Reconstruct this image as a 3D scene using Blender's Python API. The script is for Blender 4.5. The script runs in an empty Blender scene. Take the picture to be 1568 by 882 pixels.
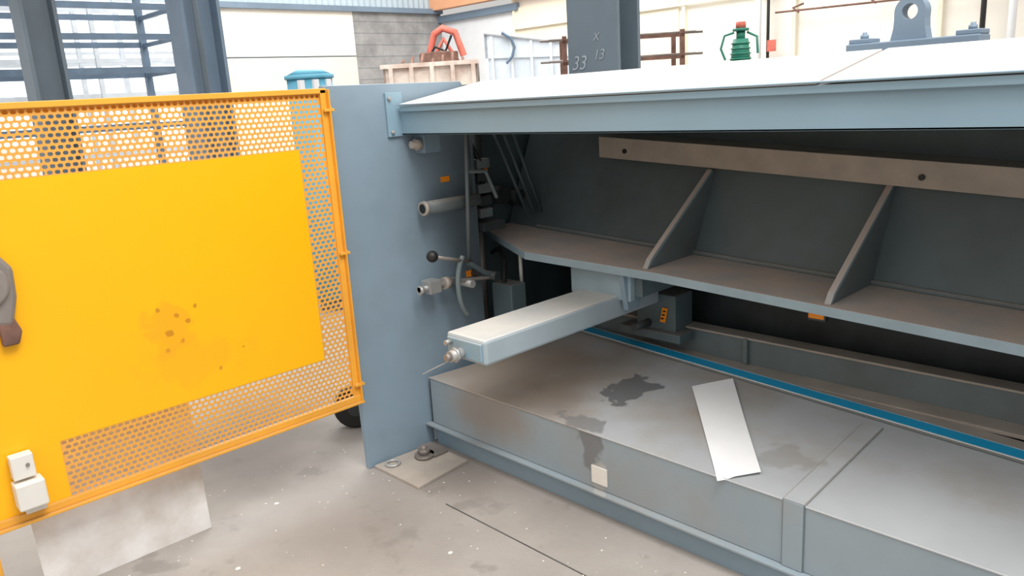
import bpy, bmesh, math, random
from mathutils import Vector, Matrix
random.seed(7)
S=bpy.context.scene
S.view_settings.view_transform='Standard'
S.view_settings.look='None'
# ---------------------------------------------------------------- materials
def mat(name,base,rough=.55,metal=0,var=.15,scale=4,dust=None,dust_up=0.0,spots=None,spot_amt=0.0,spot_scale=3,bump=0.0,grime=None,grime_amt=0.0):
    m=bpy.data.materials.new(name);m.use_nodes=True
    nt=m.node_tree;N=nt.nodes;L=nt.links
    b=N['Principled BSDF'];b.inputs['Roughness'].default_value=rough;b.inputs['Metallic'].default_value=metal
    geo=N.new('ShaderNodeNewGeometry')
    def noise(sc,det=5,off=0):
        mp=N.new('ShaderNodeMapping');mp.inputs['Location'].default_value=(off,off*.7,off*.3)
        L.new(geo.outputs['Position'],mp.inputs['Vector'])
        n=N.new('ShaderNodeTexNoise');n.inputs['Scale'].default_value=sc;n.inputs['Detail'].default_value=det;n.inputs['Roughness'].default_value=.6
        L.new(mp.outputs[0],n.inputs['Vector']);return n.outputs['Fac']
    def mr(v,a,bb,c,d):
        r=N.new('ShaderNodeMapRange');r.inputs[1].default_value=a;r.inputs[2].default_value=bb;r.inputs[3].default_value=c;r.inputs[4].default_value=d
        L.new(v,r.inputs[0]);return r.outputs[0]
    def mix(f,a,bb):
        x=N.new('ShaderNodeMix');x.data_type='RGBA'
        if isinstance(f,float): x.inputs[0].default_value=f
        else: L.new(f,x.inputs[0])
        for i,v in ((6,a),(7,bb)):
            if isinstance(v,tuple): x.inputs[i].default_value=(*v,1)
            else: L.new(v,x.inputs[i])
        return x.outputs[2]
    def mul(a,bb):
        x=N.new('ShaderNodeMath');x.operation='MULTIPLY';L.new(a,x.inputs[0])
        if isinstance(bb,float): x.inputs[1].default_value=bb
        else: L.new(bb,x.inputs[1])
        return x.outputs[0]
    lo=tuple(c*(1-var) for c in base);hi=tuple(min(1,c*(1+var)) for c in base)
    col=mix(mr(noise(scale),.35,.65,0,1),lo,hi)
    if grime:
        col=mix(mr(noise(scale*.6,7,11),.45,.68,0,grime_amt),col,grime)
    if spots:
        col=mix(mr(noise(spot_scale,3,5),.60,.68,0,spot_amt),col,spots)
    if dust:
        sp=N.new('ShaderNodeSeparateXYZ');L.new(geo.outputs['Normal'],sp.inputs[0])
        f=mul(mr(sp.outputs[2],.3,.9,0,dust_up),mr(noise(6,6,3),.3,.7,.55,1))
        col=mix(f,col,dust)
    L.new(col,b.inputs['Base Color'])
    if bump:
        bp=N.new('ShaderNodeBump');bp.inputs['Strength'].default_value=bump;bp.inputs['Distance'].default_value=.01
        L.new(noise(60,4),bp.inputs['Height']);L.new(bp.outputs[0],b.inputs['Normal'])
    return m
BLUE=mat('paint_blue_grey',(.225,.315,.385),.5,var=.06,scale=2,grime=(.15,.19,.21),grime_amt=.4,dust=(.42,.38,.34),dust_up=.5)
SIDE=mat('paint_side_frame',(.24,.325,.40),.5,var=.06,scale=2,grime=(.16,.20,.23),grime_amt=.4,dust=(.42,.38,.34),dust_up=.5)
BEAM=mat('paint_blue_beam',(.25,.38,.47),.42,var=.05,scale=2,grime=(.18,.24,.28),grime_amt=.2,dust=(.5,.46,.42),dust_up=.6)
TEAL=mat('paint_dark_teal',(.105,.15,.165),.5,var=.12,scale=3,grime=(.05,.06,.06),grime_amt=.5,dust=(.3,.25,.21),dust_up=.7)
SHELF=mat('paint_dusty_shelf',(.29,.39,.45),.6,var=.08,scale=5,dust=(.72,.57,.48),dust_up=.97)
GUSS=mat('paint_gusset',(.15,.19,.20),.55,var=.1,scale=4,grime=(.1,.09,.08),grime_amt=.4,dust=(.4,.35,.3),dust_up=.8)
DARK=mat('dark_greasy_metal',(.035,.045,.05),.5,var=.3,dust=(.15,.13,.11),dust_up=.5)
BARM=mat('dusty_steel_bar',(.42,.37,.32),.6,var=.12,scale=5,grime=(.28,.26,.24),grime_amt=.5)
TRAYF=mat('tray_front_paint',(.27,.33,.37),.45,var=.06,scale=2,grime=(.31,.27,.23),grime_amt=.7)
TRAYT=mat('tray_top_dusty',(.42,.44,.455),.40,var=.06,scale=2.5,grime=(.34,.285,.235),grime_amt=.85)
ARM=mat('arm_cream_dust',(.38,.46,.51),.6,var=.05,dust=(.67,.64,.59),dust_up=.97,grime=(.28,.33,.36),grime_amt=.4)
COVER=mat('cover_cream',(.64,.61,.565),.65,var=.03,scale=3,grime=(.54,.48,.42),grime_amt=.4)
BRIGHTB=mat('bright_blue_strip',(.01,.36,.66),.4,var=.05)
SILVER=mat('bare_metal',(.42,.42,.41),.45,metal=.4,var=.15)
BROWNST=mat('oily_steel',(.27,.24,.22),.45,metal=.3,var=.2)
YEL=mat('paint_yellow',(1.0,.485,.001),.38,var=.02,scale=1.5)
YELF=mat('paint_orange_frame',(.84,.40,.04),.45,var=.06,grime=(.5,.28,.08),grime_amt=.35,dust=(.45,.27,.12),dust_up=.7)
YELM=mat('paint_orange_mesh',(.78,.37,.06),.5,var=.06,grime=(.6,.33,.12),grime_amt=.5)
LAB=mat('orange_label',(.95,.30,.01),.5,var=.03)
BLK=mat('black_rubber',(.012,.012,.012),.5)
CONC=mat('concrete_floor',(.355,.33,.305),.75,var=.1,scale=1.3,grime=(.25,.228,.21),grime_amt=.8,spots=(.18,.165,.15),spot_amt=.45,spot_scale=5,bump=.2)
RUST=mat('rusty_steel',(.19,.10,.075),.8,var=.3,scale=8)
RUSTC=mat('rusty_cream_bin',(.62,.54,.48),.7,var=.1,grime=(.3,.16,.11),grime_amt=.8,scale=3)
WHITE=mat('white_paint',(.80,.82,.84),.6,var=.03)
TIP=mat('tipper_pale_blue',(.62,.69,.76),.6,var=.1,scale=3)
PAPER=mat('paper_white',(.88,.89,.90),.8,var=.03)
BOARD=mat('board_marbled',(.84,.83,.82),.7,var=.07,scale=5,grime=(.55,.47,.40),grime_amt=.8)
CREAM=mat('wall_cream',(.88,.82,.67),.8,var=.04,scale=.6)
CREAM2=mat('wall_cream_pale',(.89,.85,.77),.8,var=.04,scale=.6)
BLOCK=mat('wall_grey_block',(.30,.30,.30),.85,var=.25,scale=2)
CORR=mat('corrugated_blue',(.45,.54,.60),.6,var=.06,scale=.5)
COL=mat('column_blue_grey',(.13,.17,.205),.5,var=.12,scale=1.5)
COL2=mat('column_slate_blue',(.17,.235,.31),.5,var=.1,scale=1.5)
RACK=mat('rack_blue',(.11,.165,.235),.5,var=.15)
RACKG=mat('rack_light_grey',(.5,.55,.6),.5,var=.1)
TBLUE=mat('tank_light_blue',(.13,.42,.58),.45,var=.08)
GREEN=mat('machine_green',(.03,.22,.15),.4,var=.15)
RED=mat('red_paint',(.60,.14,.10),.6,var=.2)
ORG=mat('crane_orange',(.80,.40,.22),.5,var=.05)
CHALK=mat('chalk',(.30,.34,.38),.9)
BOX=mat('switch_cream',(.74,.72,.67),.5,var=.03)
def add_stain_shade(m,c,rad,colr,extra=None,amp=1.8,nsc=14):  # soft-edged colour patch, used for stains and for painted shade
    nt=m.node_tree;N=nt.nodes;L=nt.links;b=N['Principled BSDF'];src=b.inputs['Base Color'].links[0].from_socket
    geo=N.new('ShaderNodeNewGeometry')
    vd=N.new('ShaderNodeVectorMath');vd.operation='SUBTRACT';L.new(geo.outputs['Position'],vd.inputs[0]);vd.inputs[1].default_value=c
    dv=N.new('ShaderNodeVectorMath');dv.operation='DIVIDE';L.new(vd.outputs[0],dv.inputs[0]);dv.inputs[1].default_value=rad
    n=N.new('ShaderNodeTexNoise');n.inputs['Scale'].default_value=nsc;L.new(geo.outputs['Position'],n.inputs[0])
    ln=N.new('ShaderNodeVectorMath');ln.operation='LENGTH';L.new(dv.outputs[0],ln.inputs[0])
    ad=N.new('ShaderNodeMath');ad.operation='ADD';L.new(ln.outputs['Value'],ad.inputs[0]);
    n2=N.new('ShaderNodeMath');n2.operation='MULTIPLY_ADD';L.new(n.outputs[0],n2.inputs[0]);n2.inputs[1].default_value=amp;n2.inputs[2].default_value=-amp/2
    L.new(n2.outputs[0],ad.inputs[1])
    r=N.new('ShaderNodeMapRange');r.interpolation_type='SMOOTHSTEP';r.inputs[1].default_value=extra[0] if extra else .5;r.inputs[2].default_value=extra[2] if extra and len(extra)>2 else 1.1;r.inputs[3].default_value=extra[1] if extra else .55;r.inputs[4].default_value=0
    L.new(ad.outputs[0],r.inputs[0])
    x=N.new('ShaderNodeMix');x.data_type='RGBA';L.new(r.outputs[0],x.inputs[0]);L.new(src,x.inputs[6]);x.inputs[7].default_value=(*colr,1)
    L.new(x.outputs[2],b.inputs['Base Color'])
add_stain_shade(SIDE,(-2.83,2.62,.98),(1,.52,1.0),(.075,.10,.115),(.35,.85,1.0),.35,5)  # grease plus the cover's shade, painted together into the plate colour
add_stain_shade(YEL,(-2.83,.97,.86),(1,.12,.12),(.85,.38,.01),(.5,.6,.9))
for k,(yy,zz,rr) in enumerate(((.93,.93,.010),(.99,.90,.012),(1.03,.87,.010),(.96,.84,.014),(1.0,.80,.010),(.94,.78,.008),(1.06,.92,.008),(1.12,.66,.008),(1.22,.72,.006))):
    add_stain_shade(YEL,(-2.83,yy,zz),(1,rr,rr),(.50,.19,.01),(.7,.75,1.1),2.2,40)
add_stain_shade(YEL,(-2.83,1.0,.72),(1,.25,.10),(.88,.4,.01),(.3,.4))
add_stain_shade(TRAYT,(-2.5,2.35,.33),(.6,.55,1),(.33,.26,.20),(.2,.8),.9,6)
add_stain_shade(TRAYT,(-2.15,2.2,.33),(.18,.35,1),(.22,.18,.15),(.1,.75,1.2),.7,8)  # shade under the arm, painted into the tray colour
add_stain_shade(TRAYT,(-1.93,2.46,.36),(.12,.17,1),(.11,.115,.12),(.7,.8,.85))
add_stain_shade(TRAYT,(-1.90,2.14,.33),(.14,.07,1),(.18,.18,.18),(.6,.7,.85))
add_stain_shade(TRAYT,(-1.15,2.30,.33),(.12,.1,1),(.27,.25,.23),(.6,.5,.9))
add_stain_shade(TRAYF,(-2.4,2.08,.27),(.3,1,.16),(.27,.22,.18),(.3,.7,1.2),.8,7)
add_stain_shade(TRAYF,(-1.82,2.08,.27),(.075,1,.12),(.16,.165,.17),(.6,.85,.9))
add_stain_shade(TRAYF,(-1.78,2.08,.17),(.05,1,.1),(.45,.43,.40),(.6,.5,.9))
add_stain_shade(CONC,(-3.55,1.5,0),(.8,.65,1),(.12,.108,.10),(.2,.8,1.2),.45,4)  # gate's shadow painted dark into the concrete colour
add_stain_shade(CONC,(-2.55,1.35,0),(.4,.3,1),(.25,.22,.20),(.2,.5,1.15),.7,6)
add_stain_shade(CONC,(-2.5,1.95,0),(.45,.25,1),(.20,.175,.16),(.2,.65,1.15),.6,6)
# ---------------------------------------------------------------- mesh helpers
def empty(name):
    e=bpy.data.objects.new(name,None);S.collection.objects.link(e);return e
def mk(name,vs,fs,m,parent=None,bevel=0,smooth=False,seg=2):
    me=bpy.data.meshes.new(name);me.from_pydata([tuple(v) for v in vs],[],fs)
    bm=bmesh.new();bm.from_mesh(me);bmesh.ops.recalc_face_normals(bm,faces=bm.faces);bm.to_mesh(me);bm.free()
    o=bpy.data.objects.new(name,me);S.collection.objects.link(o);me.materials.append(m)
    if parent:o.parent=parent
    if bevel:
        b=o.modifiers.new('b','BEVEL');b.width=bevel;b.segments=seg;b.limit_method='ANGLE'
    if smooth:
        for p in me.polygons:p.use_smooth=True
    return o
def box(name,a,b,m,parent=None,bevel=.002):
    x0,y0,z0=a;x1,y1,z1=b
    vs=[(x0,y0,z0),(x1,y0,z0),(x1,y1,z0),(x0,y1,z0),(x0,y0,z1),(x1,y0,z1),(x1,y1,z1),(x0,y1,z1)]
    return mk(name,vs,[(0,3,2,1),(4,5,6,7),(0,1,5,4),(1,2,6,5),(2,3,7,6),(3,0,4,7)],m,parent,bevel)
def prism(name,bot,top,m,parent=None,bevel=.002):
    n=len(bot);vs=list(bot)+list(top)
    fs=[tuple(range(n))[::-1],tuple(range(n,2*n))]+[(i,(i+1)%n,n+(i+1)%n,n+i) for i in range(n)]
    return mk(name,vs,fs,m,parent,bevel)
def slab(name,pts,off,m,parent=None,bevel=.002):
    off=Vector(off);return prism(name,[Vector(p) for p in pts],[Vector(p)+off for p in pts],m,parent,bevel)
def cyl(name,p,q,r,m,parent=None,n=24,r2=None,bevel=0):
    p=Vector(p);q=Vector(q);d=(q-p);z=d.normalized();a=z.orthogonal().normalized();b=z.cross(a);r2=r if r2 is None else r2
    vs=[p+(a*math.cos(t)+b*math.sin(t))*r for t in [2*math.pi*i/n for i in range(n)]]+[q+(a*math.cos(t)+b*math.sin(t))*r2 for t in [2*math.pi*i/n for i in range(n)]]
    fs=[tuple(range(n))[::-1],tuple(range(n,2*n))]+[(i,(i+1)%n,n+(i+1)%n,n+i) for i in range(n)]
    o=mk(name,vs,fs,m,parent,bevel)
    for pl in o.data.polygons:
        if len(pl.vertices)==4:pl.use_smooth=True
    return o
def tube(name,pts,r,m,parent=None):
    cu=bpy.data.curves.new(name,'CURVE');cu.dimensions='3D';s=cu.splines.new('POLY');s.points.add(len(pts)-1)
    for i,p in enumerate(pts):s.points[i].co=(*p,1)
    cu.bevel_depth=r;cu.bevel_resolution=3;cu.use_fill_caps=True;cu.materials.append(m)
    o=bpy.data.objects.new(name,cu);S.collection.objects.link(o)
    if parent:o.parent=parent
    return o
def sph(name,c,r,m,parent=None,sc=(1,1,1)):
    me=bpy.data.meshes.new(name);bm=bmesh.new();bmesh.ops.create_uvsphere(bm,u_segments=20,v_segments=12,radius=r)
    for v in bm.verts:v.co=Vector((v.co.x*sc[0],v.co.y*sc[1],v.co.z*sc[2]))+Vector(c)
    bm.to_mesh(me);bm.free();me.materials.append(m)
    for p in me.polygons:p.use_smooth=True
    o=bpy.data.objects.new(name,me);S.collection.objects.link(o)
    if parent:o.parent=parent
    return o
def bolt(name,p,d,r,parent,m=SILVER):
    p=Vector(p);d=Vector(d).normalized();cyl(name,p,p+d*r*.9,r,m,parent,n=6);cyl(name+'_shank',p,p+d*r*1.5,r*.55,m,parent,n=12)
# ---------------------------------------------------------------- room
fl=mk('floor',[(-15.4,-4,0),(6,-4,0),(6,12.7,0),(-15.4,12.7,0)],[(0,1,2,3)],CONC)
wl=empty('wall_left')
box('cream_panel_low',(-15.5,7.15,0),(-15.4,10.2,2.6),CREAM,wl,0)
box('cream_panel_high',(-15.5,7.15,2.63),(-15.4,10.2,3.62),CREAM2,wl,0)
box('panel_joint',(-15.5,7.15,2.6),(-15.41,10.2,2.63),COL,wl,0)
box('block_wall',(-15.5,10.2,0),(-15.4,12.7,3.62),BLOCK,wl,0)
for i in range(14):
    box('block_course_%d'%i,(-15.42,10.2,.25*i+.1),(-15.397,12.7,.25*i+.108),COL,wl,0)
vs=[];fs=[];n=220
for i in range(n+1):
    y=-4+16.7*i/n;x=-15.4+(.03 if i%2 else 0)
    vs+=[(x,y,3.62),(x,y,7)]
    if i:fs.append((2*i-2,2*i,2*i+1,2*i-1))
mk('corrugated_upper',vs,fs,CORR,wl)
box('wall_purlin',(-15.4,6.2,3.55),(-15.3,12.7,3.66),COL2,wl,0)
box('panel_post',(-15.4,7.05,0),(-15.3,7.15,3.62),COL2,wl,0)
box('lower_wall',(-15.5,-4,0),(-15.4,7.15,1.2),CREAM2,wl,0)
wm=bpy.data.materials.new('daylight_sheeting');wm.use_nodes=True
b=wm.node_tree.nodes['Principled BSDF'];b.inputs['Base Color'].default_value=(.8,.86,.92,1);b.inputs['Emission Color'].default_value=(.86,.93,1,1)
wt=wm.node_tree.nodes.new('ShaderNodeTexWave');wt.inputs['Scale'].default_value=6;wt.bands_direction='Y'
g=wm.node_tree.nodes.new('ShaderNodeNewGeometry');wm.node_tree.links.new(g.outputs['Position'],wt.inputs['Vector'])
cr=wm.node_tree.nodes.new('ShaderNodeMapRange');cr.inputs[3].default_value=.75;cr.inputs[4].default_value=1.0;wm.node_tree.links.new(wt.outputs['Fac'],cr.inputs[0]);wm.node_tree.links.new(cr.outputs[0],b.inputs['Emission Strength'])
w=empty('window_1')
box('sheeting',(-15.48,-4,1.2),(-15.42,7.05,3.62),wm,w,0)
for i in range(8):box('mullion_%d'%i,(-15.43,-3.5+i*1.45,1.2),(-15.36,-3.42+i*1.45,3.62),RACKG,w,0)
for i,z in enumerate((1.9,2.7)):box('transom_%d'%i,(-15.43,-4,z),(-15.37,7.05,z+.05),RACKG,w,0)
wb=empty('wall_back')
box('white_door_section',(-15.4,12.7,0),(-12.9,12.8,3.4),WHITE,wb,0)
box('cream_section',(-12.9,12.7,0),(6,12.8,7),CREAM2,wb,0)
box('cream_section_yellow',(-12.8,12.66,0),(-8.6,12.7,3.4),CREAM,wb,0)
box('upper_section',(-15.4,12.7,3.65),(-12.9,12.8,7),CORR,wb,0)
box('door_rail',(-15.4,12.6,3.35),(-12.7,12.7,3.5),COL2,wb,0)
box('crane_rail',(-15.4,12.4,3.62),(-10,12.6,3.95),ORG,wb,0)
for i,x in enumerate((-12.85,-10.6,-8.5,-6.4,-4.2,-2.3,-.4,1.5)):
    box('wall_rib_%d'%i,(x,12.62,0),(x+.06,12.7,5),CREAM,wb,0)
box('girt',(-12.8,12.6,2.95),(6,12.66,3.0),CREAM,wb,0)
cyl('downpipe',(-6.9,12.45,0),(-6.9,12.45,5),.05,WHITE,wb)
cyl('conduit',(-6.75,12.5,0),(-6.75,12.5,5),.025,BLK,wb)
cyl('downpipe_right',(-3.55,12.4,0),(-3.55,12.4,5),.035,BLK,wb)
cyl('downpipe_right_white',(-3.2,12.4,0),(-3.2,12.4,5),.05,WHITE,wb)
tube('service_pipe',[(-6.6,12.45,2.62),(-2.0,12.45,2.55)],.016,RUST,wb)
for i in range(4):tube('pipe_bracket_%d'%i,[(-6.2+i*1.2,12.45,2.58),(-6.3+i*1.2,12.45,2.66),(-6.2+i*1.2,12.6,2.72)],.016,RUST,wb)
box('fire_sign',(-6.7,12.38,2.02),(-6.55,12.4,2.2),RED,wb,0)
# ---------------------------------------------------------------- machine
M=empty('guillotine_shear_machine')
X0=-2.83;XR=1.2
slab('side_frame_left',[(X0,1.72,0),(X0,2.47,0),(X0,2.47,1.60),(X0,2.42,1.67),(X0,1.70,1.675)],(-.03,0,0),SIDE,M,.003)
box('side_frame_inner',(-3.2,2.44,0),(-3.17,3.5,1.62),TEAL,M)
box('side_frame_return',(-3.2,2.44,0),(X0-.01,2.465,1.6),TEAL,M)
box('outer_housing',(-3.2,2.4,0),(-2.9,2.44,1.62),BLUE,M)
box('side_frame_right',(XR,1.72,0),(XR+.03,3.5,1.67),BLUE,M)
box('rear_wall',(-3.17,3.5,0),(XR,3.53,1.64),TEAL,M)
box('inner_base',(-3.17,2.95,.0),(XR,3.5,.08),DARK,M)
box('top_beam',(X0+.002,2.06,1.455),(XR,2.09,1.575),BEAM,M)
box('top_beam_flange',(X0+.03,2.045,1.553),(XR,2.062,1.575),BEAM,M)
box('top_beam_lower_lip',(X0+.002,2.06,1.455),(XR,2.16,1.463),BEAM,M)
box('beam_end_plate',(X0,1.99,1.45),(X0+.012,2.075,1.635),BEAM,M)
for i,(y,z) in enumerate(((2.005,1.61),(2.01,1.47))):bolt('end_bolt_%d'%i,(X0+.012,y,z),(1,0,0),.009,M)
def cov(n,x0,x1,dz=0,xb0=None,xb1=None):
    xb0=x0 if xb0 is None else xb0;xb1=x1 if xb1 is None else xb1
    slab(n,[(x0,2.04,1.577+dz),(x1,2.04,1.577+dz),(xb1,2.52,1.657+dz),(xb0,2.52,1.657+dz)],(0,0,.008),COVER,M)
cov('cover_left',X0+.03,-.962,.0,None,-.987);cov('cover_right',-.946,XR,.001,-.971)
slab('cover_gap_strip',[(-1.02,2.055,1.574),(-.9,2.055,1.574),(-.9,2.52,1.653),(-1.02,2.52,1.653)],(0,0,.002),DARK,M,0)
tube('cover_edge_line',[(X0+.03,2.041,1.582),(XR,2.041,1.582)],.0035,BEAM,M)
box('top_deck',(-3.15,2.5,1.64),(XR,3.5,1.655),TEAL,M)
box('lug_base',(-1.16,2.66,1.655),(-.765,2.76,1.69),COL2,M,.004)
for i,x in enumerate((-1.12,-.80)):
    box('lug_pad_%d'%i,(x-.035,2.67,1.69),(x+.035,2.75,1.705),COL2,M,.003);bolt('lug_bolt_%d'%i,(x,2.71,1.705),(0,0,1),.014,M,COL2)
def eye(name,c,R,r,y0,y1,zb,wb,m,par):
    n=40;out=[];inn=[]
    for i in range(n):
        a=2*math.pi*(i+.5)/n-math.pi/2;dx,dz=math.cos(a),math.sin(a)
        if dz>=-.15: o=(c[0]+dx*R,c[1]+dz*R)
        else:
            t=min(1,(-dz-.15)/.45)
            sgn=1 if dx>0 else -1
            if t<1: o=(c[0]+sgn*(R*.98+(wb-R)*t**3),c[1]-.15*R+(zb-c[1]+.15*R)*t)
            else: o=(c[0]+dx/.8*wb,zb)
        out.append(o);inn.append((c[0]+dx*r,c[1]+dz*r))
    vs=[(x,y0,z) for x,z in out]+[(x,y0,z) for x,z in inn]+[(x,y1,z) for x,z in out]+[(x,y1,z) for x,z in inn]
    fs=[]
    for i in range(n):
        j=(i+1)%n
        fs+=[(i,j,n+j,n+i),(2*n+i,3*n+i,3*n+j,2*n+j),(i,2*n+i,2*n+j,j),(n+i,n+j,3*n+j,3*n+i)]
    return mk(name,vs,fs,m,par)
eye('lug_eye',(-.975,1.775),.046,.024,2.685,2.735,1.69,.058,COL2,M)
def zr(x):return .857-.045*(x+1.94)
def rp(x,y,dz=0):return (x,y,zr(x)+dz)
pts=[rp(-3.12,2.76),rp(-2.555,2.50),rp(-1.86,2.57),rp(XR-.05,2.58),rp(XR-.05,2.97),rp(-3.12,2.97)]
prism('ram_shelf',[(x,y,z-.036) for x,y,z in pts],pts,SHELF,M,.002)
def rplane(x,h):
    return (x,2.95+.42*h,zr(x)+h)
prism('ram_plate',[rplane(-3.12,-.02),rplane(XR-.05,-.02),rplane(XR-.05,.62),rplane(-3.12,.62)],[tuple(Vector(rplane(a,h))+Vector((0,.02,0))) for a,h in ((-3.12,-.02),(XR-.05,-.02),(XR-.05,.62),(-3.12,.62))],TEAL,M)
tube('ram_weld_bead',[rp(-2.9,2.945,.008),rp(XR-.1,2.945,.008)],.011,GUSS,M)
def gus(n,x):
    a=[(x,2.60,zr(x)),(x,2.63,zr(x)+.035),(x+.012,3.075,zr(x)+.36),(x+.012,3.10,zr(x)+.36),(x,2.955,zr(x))]
    slab(n,a,(.022,0,0),GUSS,M,.002)
    slab(n+'_edge',[(x-.001,2.595,zr(x)),(x-.001,2.625,zr(x)+.038),(x+.011,3.07,zr(x)+.363),(x+.011,3.078,zr(x)+.355),(x-.001,2.64,zr(x)+.03),(x-.001,2.61,zr(x))],(.024,0,0),SHELF,M,.001)
gus('gusset_1',-1.95);gus('gusset_2',-1.17);gus('gusset_3',-.38);gus('gusset_4',.42)
def zb(x):return 1.371-.0605*(x+2.52)
prism('backgauge_bar',[(-2.52,3.02,zb(-2.52)-.10),(XR-.1,3.02,zb(XR-.1)-.10),(XR-.1,3.06,zb(XR-.1)-.10),(-2.52,3.06,zb(-2.52)-.10)],[(-2.52,3.02,zb(-2.52)),(XR-.1,3.02,zb(XR-.1)),(XR-.1,3.2,zb(XR-.1)+.01),(-2.52,3.2,zb(-2.52)+.01)],BARM,M)
for i,x in enumerate((-2.36,-1.02,.3)):cyl('bar_hole_%d'%i,(x,3.025,zb(x)-.06),(x,3.012,zb(x)-.06),.011,BLK,M)
box('arm_bracket',(-2.36,2.60,.70),(-2.02,2.63,.85),SHELF,M)
prism('arm_bracket_cheek',[(-2.06,2.60,.66),(-2.035,2.60,.66),(-2.035,2.68,.66),(-2.06,2.68,.66)],[(-2.06,2.57,.82),(-2.035,2.57,.82),(-2.035,2.74,.82),(-2.06,2.74,.82)],BLUE,M)
box('arm_bracket_gusset',(-2.3,2.63,.72),(-1.98,2.9,.80),TEAL,M)
o=box('backgauge_arm',(-2.31,1.81,.62),(-2.085,2.9,.72),ARM,M,.012)
box('arm_end_recess',(-2.295,1.80,.635),(-2.10,1.812,.706),BEAM,M,.004)
cyl('arm_end_boss',(-2.21,1.812,.655),(-2.21,1.74,.655),.022,SILVER,M)
cyl('arm_end_nut',(-2.21,1.775,.655),(-2.21,1.76,.655),.03,SILVER,M,n=6)
cyl('arm_end_tip',(-2.21,1.74,.655),(-2.21,1.72,.655),.014,BROWNST,M)
cyl('arm_pin',(-2.27,1.8,.69),(-2.27,1.77,.69),.01,SILVER,M)
tube('arm_wire',[(-2.21,1.74,.64),(-2.26,1.70,.61),(-2.30,1.675,.585)],.002,SILVER,M)
box('guide_block',(-2.22,2.9,.48),(-2.0,3.04,.66),TEAL,M,.005)
box('guide_foot',(-2.3,2.86,.45),(-1.95,2.97,.49),TEAL,M,.004)
cyl('guide_rod',(-2.12,2.86,.53),(-2.12,2.75,.53),.018,DARK,M)
slab('warning_label',[(-2.08,2.895,.53),(-2.05,2.895,.53),(-2.035,2.895,.60),(-2.065,2.895,.60)],(0,-.004,0),LAB,M,0)
for i in range(3):slab('warning_label_text_%d'%i,[(-2.073+.006*i,2.89,.545+.018*i),(-2.058+.006*i,2.89,.545+.018*i),(-2.055+.006*i,2.89,.552+.018*i),(-2.07+.006*i,2.89,.552+.018*i)],(0,-.002,0),BLK,M,0)
box('rear_rail_web',(-2.6,3.0,.36),(XR,3.012,.49),GUSS,M)
box('rear_rail_top',(-2.6,2.985,.49),(XR,3.07,.50),BARM,M)
box('rear_rail_lower',(-2.6,2.90,.36),(XR,3.0,.375),BARM,M)
box('rail_stub',(-1.70,2.975,.38),(-1.68,3.0,.495),GUSS,M)
box('table_beam',(-2.9,3.2,.1),(XR,3.25,.66),DARK,M)
# label plate under the ram
for i,x in enumerate((-1.29,.2)):
    box('ram_label_bracket_%d'%i,(x-.035,2.80,.69),(x+.035,2.83,.80),DARK,M)
    box('ram_label_%d'%i,(x-.03,2.795,.70),(x+.03,2.80,.725),LAB,M,0)
def zt(y):return .335+.081*(y-2.08)
A=(-2.81,2.08,.335);B=(XR,2.08,.335);Cc=(XR,2.50,zt(2.50));D=(-2.56,2.88,zt(2.88))
slab('tray_top',[A,B,Cc,D],(0,0,-.006),TRAYT,M,.001)
slab('tray_front',[(-2.81,2.08,.11),(XR,2.08,.11),(XR,2.08,.333),(-2.81,2.08,.333)],(0,.006,0),TRAYF,M,.001)
slab('tray_end',[(-2.81,2.08,.02),(-2.81,2.08,.333),(-2.56,2.88,zt(2.88)-.003),(-2.56,2.88,.02)],(.006,0,0),TRAYF,M,.001)
box('tray_lip',(-2.83,2.05,.10),(XR,2.085,.108),TRAYF,M,.001)
box('tray_skirt',(-2.80,2.09,.0),(XR,2.10,.10),BLUE,M,.001)
tube('tray_fold',[(-2.81,2.081,.333),(XR,2.081,.333)],.004,TRAYT,M)
for i,x in enumerate((-1.01,.6)):
    slab('seam_strip_top_%d'%i,[(x-.03,2.077,.338),(x+.035,2.077,.338),(x+.035,2.66,zt(2.66)+.003),(x-.03,2.66,zt(2.66)+.003)],(0,0,.003),TRAYT,M,.0005)
    box('seam_strip_front_%d'%i,(x-.03,2.073,.11),(x+.035,2.08,.337),TRAYF,M,.0005)
    for k,xx in enumerate((x-.032,x+.037)):
        slab('seam_line_%d%d'%(i,k),[(xx-.002,2.076,.338),(xx+.002,2.076,.338),(xx+.002,2.66,zt(2.66)+.003),(xx-.002,2.66,zt(2.66)+.003)],(0,0,.001),GUSS,M,0)
        box('seam_line_front_%d%d'%(i,k),(xx-.002,2.077,.11),(xx+.002,2.0795,.337),GUSS,M,0)
def strip(n,o0,o1,h,m):
    L=Vector((-2.58,2.88,zt(2.88)));R=Vector((XR,2.50,zt(2.50)))
    slab(n,[L+Vector((0,o0,h)),R+Vector((0,o0,h)),R+Vector((0,o1,h)),L+Vector((0,o1,h))],(0,0,.004),m,M,.0005)
strip('strip_dark_edge',-.018,-.006,.003,GUSS)
strip('strip_white_front',-.006,.003,.004,WHITE)
strip('strip_blue',.003,.07,.003,BRIGHTB)
strip('strip_white_back',.07,.076,.005,SILVER)
strip('strip_dusty_shelf',.076,.19,-.02,BARM)
box('tray_label',(-1.82,2.074,.135),(-1.745,2.079,.205),BOX,M,0)
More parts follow.
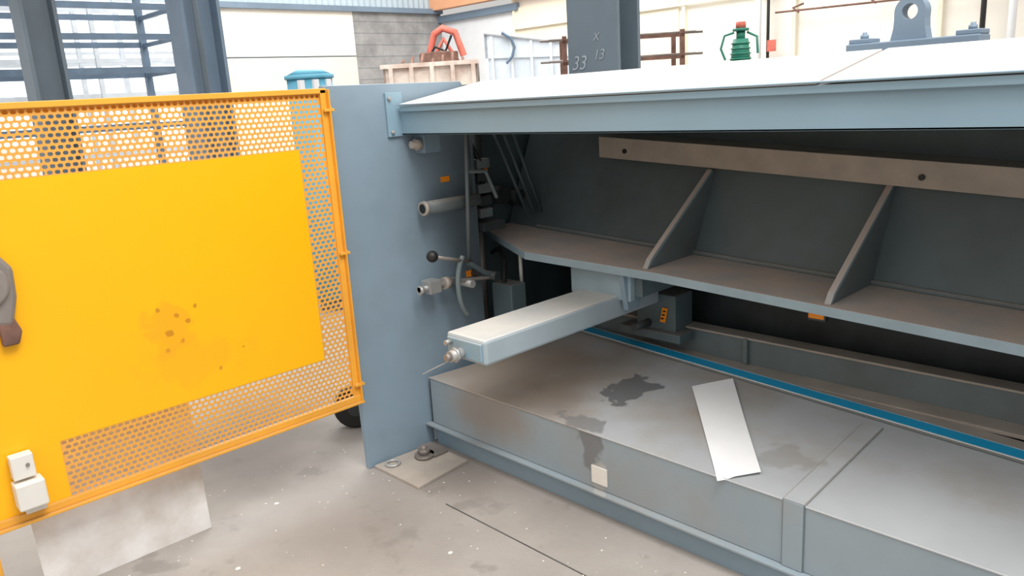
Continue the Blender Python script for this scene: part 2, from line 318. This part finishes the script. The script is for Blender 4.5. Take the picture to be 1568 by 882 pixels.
# mechanisms
cyl('stop_tube',(-2.77,2.42,1.13),(-2.77,2.10,1.13),.03,GUSS,M)
cyl('stop_tube_rim',(-2.77,2.115,1.13),(-2.77,2.098,1.13),.032,BARM,M)
cyl('stop_tube_bore',(-2.77,2.101,1.13),(-2.77,2.095,1.13),.021,BLK,M)
cyl('upper_stop',(-2.79,2.2,1.41),(-2.79,2.08,1.41),.016,BARM,M);cyl('upper_stop_nut',(-2.79,2.13,1.41),(-2.79,2.10,1.41),.026,BARM,M,n=6)
box('upper_stop_block',(-2.83,2.13,1.37),(-2.76,2.22,1.45),BLUE,M)
cyl('vertical_rod',(-2.72,2.34,1.48),(-2.72,2.30,.86),.009,GUSS,M)
cyl('vertical_rod_thin',(-2.76,2.38,1.48),(-2.76,2.38,1.1),.006,DARK,M)
tube('linkage_bracket',[(-2.72,2.33,1.27),(-2.72,2.44,1.26),(-2.72,2.5,1.13)],.009,GUSS,M)
cyl('lever',(-2.66,2.06,.93),(-2.70,2.30,.86),.008,BROWNST,M)
sph('lever_ball',(-2.655,2.04,.937),.026,BLK,M)
arc=[(-2.69,2.27+.07*math.cos(a)*-1.0,.76+.15*math.sin(a)) for a in [math.radians(-65+130*i/14) for i in range(15)]]
tube('quadrant_arc',arc,.012,GUSS,M)
cyl('quadrant_pivot',(-2.83,2.28,.76),(-2.68,2.28,.76),.018,SILVER,M)
tube('quadrant_lever',[(-2.70,2.28,.86),(-2.70,2.38,.79),(-2.70,2.45,.77)],.012,TEAL,M)
tube('quadrant_lever_b',[(-2.72,2.24,.78),(-2.70,2.45,.76)],.009,BROWNST,M)
cyl('pivot_boss',(-2.83,2.42,.77),(-2.66,2.42,.77),.022,DARK,M)
cyl('adjust_screw',(-2.76,2.24,.775),(-2.76,2.03,.775),.012,SILVER,M)
box('adjust_block',(-2.80,2.075,.745),(-2.735,2.14,.805),SILVER,M,.003)
cyl('adjust_nut',(-2.76,2.05,.77),(-2.76,2.03,.77),.022,SILVER,M,n=6)
cyl('adjust_collar',(-2.76,2.17,.775),(-2.76,2.2,.775),.028,BARM,M)
box('machine_label_a',(X0,2.26,1.225),(X0+.003,2.31,1.25),LAB,M,0)
box('machine_label_b',(X0,2.37,.755),(X0+.003,2.42,.785),LAB,M,0)
box('machine_label_c',(-3.168,2.8,1.2),(-3.16,2.85,1.23),LAB,M,0)
for i in range(4):
    cyl('gear_%d'%i,(-3.17,2.62+.12*i,1.08-.03*(i%2)),(-3.05,2.62+.12*i,1.08-.03*(i%2)),.05-.008*(i%2),DARK,M,n=20)
for i in range(3):
    cyl('spring_rod_%d'%i,(-3.0,2.72+.07*i,1.5),(-2.9,2.88+.05*i,.98),.009,TEAL,M)
cyl('hydraulic_cylinder',(-3.0,2.62,.93),(-3.0,2.62,1.45),.045,DARK,M);cyl('hydraulic_rod',(-3.0,2.62,.45),(-3.0,2.62,.93),.02,BROWNST,M)
cyl('brass_rod',(-2.75,2.66,.84),(-2.75,2.66,.64),.009,BOX,M)
box('valve_body',(-2.82,2.52,.5),(-2.68,2.62,.7),TEAL,M,.006)
tube('hose_a',[(-2.9,2.5,1.4),(-2.85,2.52,1.3),(-2.88,2.56,1.15),(-2.95,2.6,1.0)],.012,BLK,M)
tube('hose_b',[(-2.76,2.55,.7),(-2.8,2.6,.8),(-2.9,2.66,.84),(-3.0,2.7,.8)],.012,BLK,M)
box('clamp_arm',(-2.86,2.48,.96),(-2.8,2.62,1.0),DARK,M,.004)
for i in range(5):box('valve_stack_%d'%i,(-2.90,2.50,1.02+.06*i),(-2.84,2.58,1.065+.06*i),DARK if i%2 else GUSS,M,.004)
F=empty('floor_anchor_plate')
slab('plate',[(-2.82,1.74,0.0),(-2.50,1.745,0.0),(-2.53,2.045,0.0),(-2.80,2.045,0.0)],(0,0,.014),BARM,F,.002)
cyl('washer',(-2.71,1.94,.014),(-2.71,1.94,.03),.045,BROWNST,F);bolt('anchor_bolt',(-2.71,1.94,.03),(0,0,1),.028,F,BROWNST)
box('clamp_bar',(-2.79,1.96,.014),(-2.66,2.04,.03),BROWNST,F,.003)
tube('ring',[(-2.76+.03*math.cos(a),1.80+.03*math.sin(a),.02) for a in [2*math.pi*i/16 for i in range(17)]],.006,SILVER,F)
# ---------------------------------------------------------------- safety gate
G=empty('yellow_safety_gate')
GX=X0+.012
def perf(name,y0,y1,z0,z1,py=.0225,pz=.0185,hw=.0088,hh=.0060):
    nc=max(1,round((y1-y0)/py));py=(y1-y0)/nc;nr=max(1,round((z1-z0)/pz));pz=(z1-z0)/nr
    vs=[];fs=[]
    for r in range(nr):
        zc=z0+(r+.5)*pz;odd=r%2
        cnt=nc-1 if odd else nc;st=y0+(py/2 if odd else 0)
        if odd:
            for a,bb in ((y0,y0+py/2),(y1-py/2,y1)):
                k=len(vs);vs+=[(GX,a,zc-pz/2),(GX,bb,zc-pz/2),(GX,bb,zc+pz/2),(GX,a,zc+pz/2)];fs.append((k,k+1,k+2,k+3))
        for c in range(cnt):
            yc=st+(c+.5)*py;k=len(vs);a=py/2;h=pz/2
            o=[(a,0),(a,h),(0,h),(-a,h),(-a,0),(-a,-h),(0,-h),(a,-h)]
            i_=[(hw,0),(hw*.62,hh),(0,hh),(-hw*.62,hh),(-hw,0),(-hw*.62,-hh),(0,-hh),(hw*.62,-hh)]
            vs+=[(GX,yc+p,zc+q) for p,q in o]+[(GX,yc+p,zc+q) for p,q in i_]
            for t in range(8):
                u=(t+1)%8;fs.append((k+t,k+u,k+8+u,k+8+t))
    o=mk(name,vs,fs,YELM,G);s=o.modifiers.new('s','SOLIDIFY');s.thickness=.002;s.offset=0
perf('mesh_top',.02,1.675,1.435,1.645)
perf('mesh_side',1.555,1.675,.57,1.435)
perf('mesh_bottom',.55,1.675,.365,.57)
box('solid_panel',(GX-.002,.02,.57),(GX+.002,1.555,1.435),YEL,G,0)
box('solid_panel_lower',(GX-.002,.02,.365),(GX+.002,.55,.57),YEL,G,0)
box('frame_top',(GX-.03,-.02,1.645),(GX+.012,1.70,1.665),YELF,G)
box('frame_top_leg',(GX-.03,-.02,1.625),(GX-.026,1.70,1.665),YELF,G)
box('frame_bottom',(GX-.004,-.02,.345),(GX+.016,1.71,.37),YELF,G)
box('frame_bottom_lip',(GX-.03,-.02,.335),(GX+.03,1.71,.345),YELF,G)
box('frame_right',(GX-.004,1.672,.34),(GX+.012,1.698,1.66),YELF,G)
box('frame_right_flange',(GX-.0,1.698,.34),(GX+.03,1.704,1.66),YELF,G)
box('frame_left',(GX-.01,-.04,.335),(GX+.012,.02,1.665),YELF,G)
for i,z in enumerate((1.58,1.0,.42)):
    box('hinge_%d'%i,(GX+.0,1.675,z-.006),(GX+.028,1.72,z+.006),YELF,G,.002);cyl('hinge_pin_%d'%i,(GX+.012,1.708,z-.014),(GX+.012,1.708,z+.014),.007,YELF,G)
cyl('support_leg',(GX,.30,0),(GX,.30,.34),.018,YELF,G)
cyl('support_leg_outer',(GX,-.0,0),(GX,-.0,.34),.018,YELF,G)
slab('latch_plate',[(GX+.004,.36,1.02),(GX+.004,.49,.99),(GX+.004,.515,1.08),(GX+.004,.52,1.17),(GX+.004,.48,1.23),(GX+.004,.36,1.27)],(.03,0,0),BROWNST,G,.012)
cyl('latch_wheel',(GX+.03,.43,1.13),(GX+.05,.43,1.13),.07,BROWNST,G,bevel=.008)
cyl('latch_hub',(GX+.05,.43,1.13),(GX+.08,.43,1.13),.03,BROWNST,G,bevel=.005)
slab('latch_tongue',[(GX+.006,.45,.93),(GX+.006,.495,.93),(GX+.006,.51,.97),(GX+.006,.49,1.03),(GX+.006,.45,1.03)],(.025,0,0),RUST,G,.006)
SB=empty('gate_limit_switch')
box('switch_upper',(GX+.01,.395,.50),(GX+.05,.46,.58),BOX,SB,.004)
bolt('switch_screw',(GX+.05,.44,.545),(1,0,0),.006,SB,BROWNST)
box('switch_lower',(GX+.006,.39,.40),(GX+.07,.475,.49),BOX,SB,.006)
box('switch_base',(GX+.003,.41,.375),(GX+.04,.47,.40),BOX,SB,.003)
slab('white_board',[(-2.905,.44,.0),(-2.905,1.02,.0),(-2.868,1.0,.60),(-2.868,.42,.60)],(-.006,0,0),BOARD,None,.001)
def pz_(y):return zt(y)+.009
P=[(-1.715,2.60),(-1.612,2.745),(-1.165,2.165),(-1.26,2.055)]
pv=[];nu,nv=10,5
for i in range(nu+1):
    for j in range(nv+1):
        u=i/nu;v=j/nv
        a=Vector(P[0]).lerp(Vector(P[3]),u);b2=Vector(P[1]).lerp(Vector(P[2]),u);p=a.lerp(b2,v)
        pv.append((p.x,p.y,pz_(p.y)+.003*math.sin(u*5+v*2)+(.0 if p.y>2.08 else -.006)))
pf=[(i*(nv+1)+j,(i+1)*(nv+1)+j,(i+1)*(nv+1)+j+1,i*(nv+1)+j+1) for i in range(nu) for j in range(nv)]
mk('paper_sheet',pv,pf,PAPER,None,smooth=True)
# ---------------------------------------------------------------- floor details
box('floor_joint',(-2.32,1.742,.0),(1.5,1.747,.0015),DARK,None,0)
dv=[];df=[]
for i in range(230):
    x=random.uniform(-3.2,-.9);y=random.uniform(.5,2.0);s=random.uniform(.0015,.005) if random.random()<.95 else .011
    k=len(dv);a=random.uniform(0,6)
    for t in range(5):
        dv.append((x+s*math.cos(a+t*1.25)*random.uniform(.6,1.1),y+s*math.sin(a+t*1.25),.001))
    dv.append((x,y,s*.5+.001));df+=[(k+t,k+(t+1)%5,k+5) for t in range(5)]
mk('floor_debris',dv,df,BOX)
cw=empty('caster_wheel')
cyl('tyre',(-3.32,1.98,.11),(-3.26,1.94,.11),.11,BLK,cw,bevel=.01);cyl('hub',(-3.255,1.938,.11),(-3.25,1.934,.11),.04,DARK,cw)
# ---------------------------------------------------------------- background
def ibeam(name,x,y,w,d,m,h=7,t=.03):
    e=empty(name)
    box('flange_front',(x-w/2,y-d/2,0),(x+w/2,y-d/2+t,h),m,e,0);box('flange_back',(x-w/2,y+d/2-t,0),(x+w/2,y+d/2,h),m,e,0)
    box('web',(x-t/2,y-d/2+t,0),(x+t/2,y+d/2-t,h),m,e,0)
    box('base_plate',(x-w/2-.08,y-d/2-.08,0),(x+w/2+.08,y+d/2+.08,.03),m,e,0)
    return e
sc=ibeam('steel_column',-3.78,4.62,.46,.26,COL)
e=ibeam('steel_column',-7.35,3.18,.32,.36,COL2)
cyl('cable_conduit',(-7.12,3.1,0),(-7.12,3.1,7),.025,COL,e)
e=ibeam('steel_column',-7.8,2.0,.30,.28,COL)
def txt(body,loc,size,par):
    c=bpy.data.curves.new('chalk_mark','FONT');c.body=body;c.size=size;c.materials.append(CHALK);c.shear=.3
    o=bpy.data.objects.new('chalk_mark',c);S.collection.objects.link(o);o.location=loc;o.rotation_euler=(math.radians(90),0,0);o.parent=par
txt('33',(-3.98,4.485,1.74),.14,sc);txt('X',(-3.77,4.485,1.93),.08,sc);txt('13',(-3.77,4.485,1.8),.1,sc)
R=empty('storage_rack')
for i,(x,y) in enumerate([(x,y) for x in (-11.2,-10) for y in (1.3,2.7,4.1)]):
    box('post_%d'%i,(x-.04,y-.04,0),(x+.04,y+.04,3.9),RACK,R,0)
for i,z in enumerate((.7,1.45,2.1,2.48,2.82,3.2)):
    for x in (-11.2,-10):box('beam_%d'%i,(x-.02,1.3,z),(x+.02,4.1,z+.07),RACK,R,0)
    for y in (1.3,2.7,4.1):box('tie_%d'%i,(-11.2,y-.02,z),(-10,y+.02,z+.05),RACK,R,0)
R2=empty('storage_rack')
for i,(x,y) in enumerate([(x,y) for x in (-13.6,-12.8) for y in (2.2,4.0,5.8)]):box('post_%d'%i,(x-.03,y-.03,0),(x+.03,y+.03,3.2),RACKG,R2,0)
for i,z in enumerate((1.0,1.9,2.4,3.1)):
    for x in (-13.6,-12.8):box('beam_%d'%i,(x-.02,2.2,z),(x+.02,5.8,z+.06),RACKG,R2,0)
T=empty('blue_pressure_tank')
cyl('shell',(-5.5,3.2,.1),(-5.5,3.2,1.80),.17,TBLUE,T,n=32);cyl('lid_rim',(-5.5,3.2,1.80),(-5.5,3.2,1.83),.185,TBLUE,T,n=32);cyl('lid_dome',(-5.5,3.2,1.83),(-5.5,3.2,1.87),.17,TBLUE,T,n=32,r2=.09)
cyl('foot',(-5.5,3.2,0),(-5.5,3.2,.1),.12,COL,T)
for i,a in enumerate((-.9,-.3,.3)):
    c=Vector((-5.5+.176*math.cos(a),3.2+.176*math.sin(a),0));box('tag_%d'%i,(c.x-.02,c.y-.02,1.72),(c.x+.02,c.y+.02,1.79),WHITE,T,0)
def place(e,loc,rz):e.location=loc;e.rotation_euler=(0,0,rz)
K=empty('rusty_skip_bin')
a0=math.radians(46)
def openbox(n,L,W,z0,z1,m,par,t=.04):
    box(n+'_front',(0,0,z0),(L,t,z1),m,par,0);box(n+'_back',(0,W-t,z0),(L,W,z1),m,par,0);box(n+'_l',(0,0,z0),(t,W,z1),m,par,0);box(n+'_r',(L-t,0,z0),(L,W,z1),m,par,0);box(n+'_base',(0,0,z0),(L,W,z0+t),m,par,0)
openbox('body',1.6,.9,.0,2.18,RUSTC,K)
box('rim',(-.04,-.05,2.13),(1.63,.0,2.2),RUSTC,K,0)
for i in range(5):box('rib_%d'%i,(.1+i*.35,-.06,.0),(.17+i*.35,0,2.13),RUSTC,K,0)
for i in range(7):cyl('scrap_%d'%i,(.15+i*.2,.3,1.9),(.3+i*.17,.5+.05*i,2.28+.05*(i%3)),.025,RUST,K,n=8)
place(K,(-11.4,8.05,0),a0)
J=empty('tipper_truck_body')
openbox('body',1.85,.9,.6,2.25,TIP,J)
prism('side_top',[(0,-.03,2.2),(1.85,-.03,2.15),(1.85,.02,2.15),(0,.02,2.2)],[(0,-.03,2.62),(1.85,-.03,2.32),(1.85,.02,2.32),(0,.02,2.62)],TIP,J,0)
box('headboard',(0,-.03,.6),(.05,.9,2.62),TIP,J,0)
tube('top_rail',[(0,-.05,2.62),(1.85,-.05,2.32)],.03,WHITE,J)
for i in range(6):box('stake_%d'%i,(.1+i*.33,-.06,.6),(.14+i*.33,-.03,2.55-.05*i),WHITE,J,0)
tube('handle',[(.35,-.1,2.1),(.45,-.1,2.2),(.5,-.1,2.35),(.45,-.1,2.5),(.3,-.1,2.6)],.025,RACK,J)
for i,x in enumerate((.45,1.4)):cyl('wheel_%d'%i,(x,-.05,.4),(x,.25,.4),.4,BLK,J)
place(J,(-10.2,9.32,0),a0)
Q=empty('red_loader_arm')
tube('arm_upper',[(-.3,0,0),(-.3,0,2.45),(-.15,.05,2.85),(0,.15,2.95),(.2,.3,2.85),(.3,.4,2.4)],.07,RED,Q)
tube('arm_lower',[(-.35,0,2.2),(-.05,.2,2.75),(.1,.4,2.3)],.05,RED,Q)
tube('arm_hose',[(-.3,-.1,2.3),(-.1,0,2.6),(.1,.1,2.5),(.2,.2,2.8)],.025,BLK,Q)
box('arm_head',(-.45,-.15,2.2),(.2,.35,2.5),RUST,Q,.02);box('arm_base',(-.5,-.2,0),(.2,.4,.2),RED,Q,.02)
Q.location=(-12.7,10.35,0)
H=empty('rusty_rod_rack')
for x in (0,.75,1.35):
    box('upright',(x,0,0),(x+.05,.05,2.2),RUST,H,0);box('upright_back',(x,.5,0),(x+.05,.55,2.2),RUST,H,0)
for i,z in enumerate((1.0,1.6,1.88,2.12)):
    box('rail_%d'%i,(0,0,z),(1.4,.04,z+.035),RUST,H,0)
    for j in range(2):cyl('rod_%d_%d'%(i,j),(-.15-.1*j,.1+.1*j,z+.05),(1.55+.1*j,.1+.1*j,z+.05),.014,BROWNST,H,n=8)
place(H,(-6.3,6.96,0),a0)
V=empty('green_pedestal_pump')
gx,gy=-3.45,5.95
cyl('base',(gx,gy,0),(gx,gy,.05),.2,GREEN,V);cyl('pedestal',(gx,gy,.05),(gx,gy,1.72),.06,GREEN,V)
cyl('flange',(gx,gy,1.70),(gx,gy,1.74),.11,GREEN,V);cyl('body',(gx,gy,1.74),(gx,gy,1.92),.08,GREEN,V,r2=.06);cyl('neck',(gx,gy,1.92),(gx,gy,1.98),.035,GREEN,V)
for i in range(4):cyl('body_rib_%d'%i,(gx,gy,1.76+.04*i),(gx,gy,1.77+.04*i),.087-.004*i,GREEN,V)
cyl('collar',(gx,gy,1.98),(gx,gy,2.0),.065,GREEN,V);cyl('cap',(gx,gy,2.0),(gx,gy,2.05),.04,RED,V)
tube('pipe_loop',[(gx-.03,gy-.05,1.97),(gx-.10,gy-.08,1.95),(gx-.12,gy-.1,1.85),(gx-.09,gy-.08,1.76)],.01,GREEN,V)
tube('pipe_loop_b',[(gx+.03,gy+.05,1.97),(gx+.11,gy+.06,1.93),(gx+.12,gy+.06,1.8)],.01,GREEN,V)
# ---------------------------------------------------------------- light
W=bpy.data.worlds.new('w');S.world=W;W.use_nodes=True
N=W.node_tree.nodes;L=W.node_tree.links;bg=N['Background']
tc=N.new('ShaderNodeTexCoord');sp=N.new('ShaderNodeSeparateXYZ');L.new(tc.outputs['Generated'],sp.inputs[0])
mr=N.new('ShaderNodeMapRange');mr.inputs[1].default_value=-.05;mr.inputs[2].default_value=.9;mr.inputs[3].default_value=.38;mr.inputs[4].default_value=1.9;L.new(sp.outputs[2],mr.inputs[0])
bg.inputs[0].default_value=(1,.97,.94,1);L.new(mr.outputs[0],bg.inputs[1])
def area(name,loc,tgt,size,e,col=(1,1,1)):
    l=bpy.data.lights.new(name,'AREA');l.energy=e;l.size=size;l.color=col
    o=bpy.data.objects.new(name,l);S.collection.objects.link(o);o.location=loc
    o.rotation_euler=(Vector(tgt)-Vector(loc)).to_track_quat('-Z','Y').to_euler()
area('roof_skylight',(.7,1.2,6.0),(-2,1.8,0),2.6,310,(1,.98,.95))
area('background_fill',(-9,7,7.5),(-10,8,0),6,950,(1,.98,.95))  # unseen fill lamp added to brighten the background
# ---------------------------------------------------------------- camera
th=math.radians(46.7);t=math.radians(13.9);ro=math.radians(3.5)
hd=Vector((-math.sin(th),math.cos(th),0));r0=Vector((math.cos(th),math.sin(th),0))
fw=hd*math.cos(t)-Vector((0,0,math.sin(t)));up0=hd*math.sin(t)+Vector((0,0,math.cos(t)))
r=r0*math.cos(ro)-up0*math.sin(ro);up=up0*math.cos(ro)+r0*math.sin(ro)
cd=bpy.data.cameras.new('camera');cd.lens=27.55;cd.sensor_width=36;cd.clip_start=.05
co=bpy.data.objects.new('camera',cd);S.collection.objects.link(co)
mw=Matrix((r,up,-fw)).transposed().to_4x4();mw.translation=Vector((0,0,1.6));co.matrix_world=mw
S.camera=co
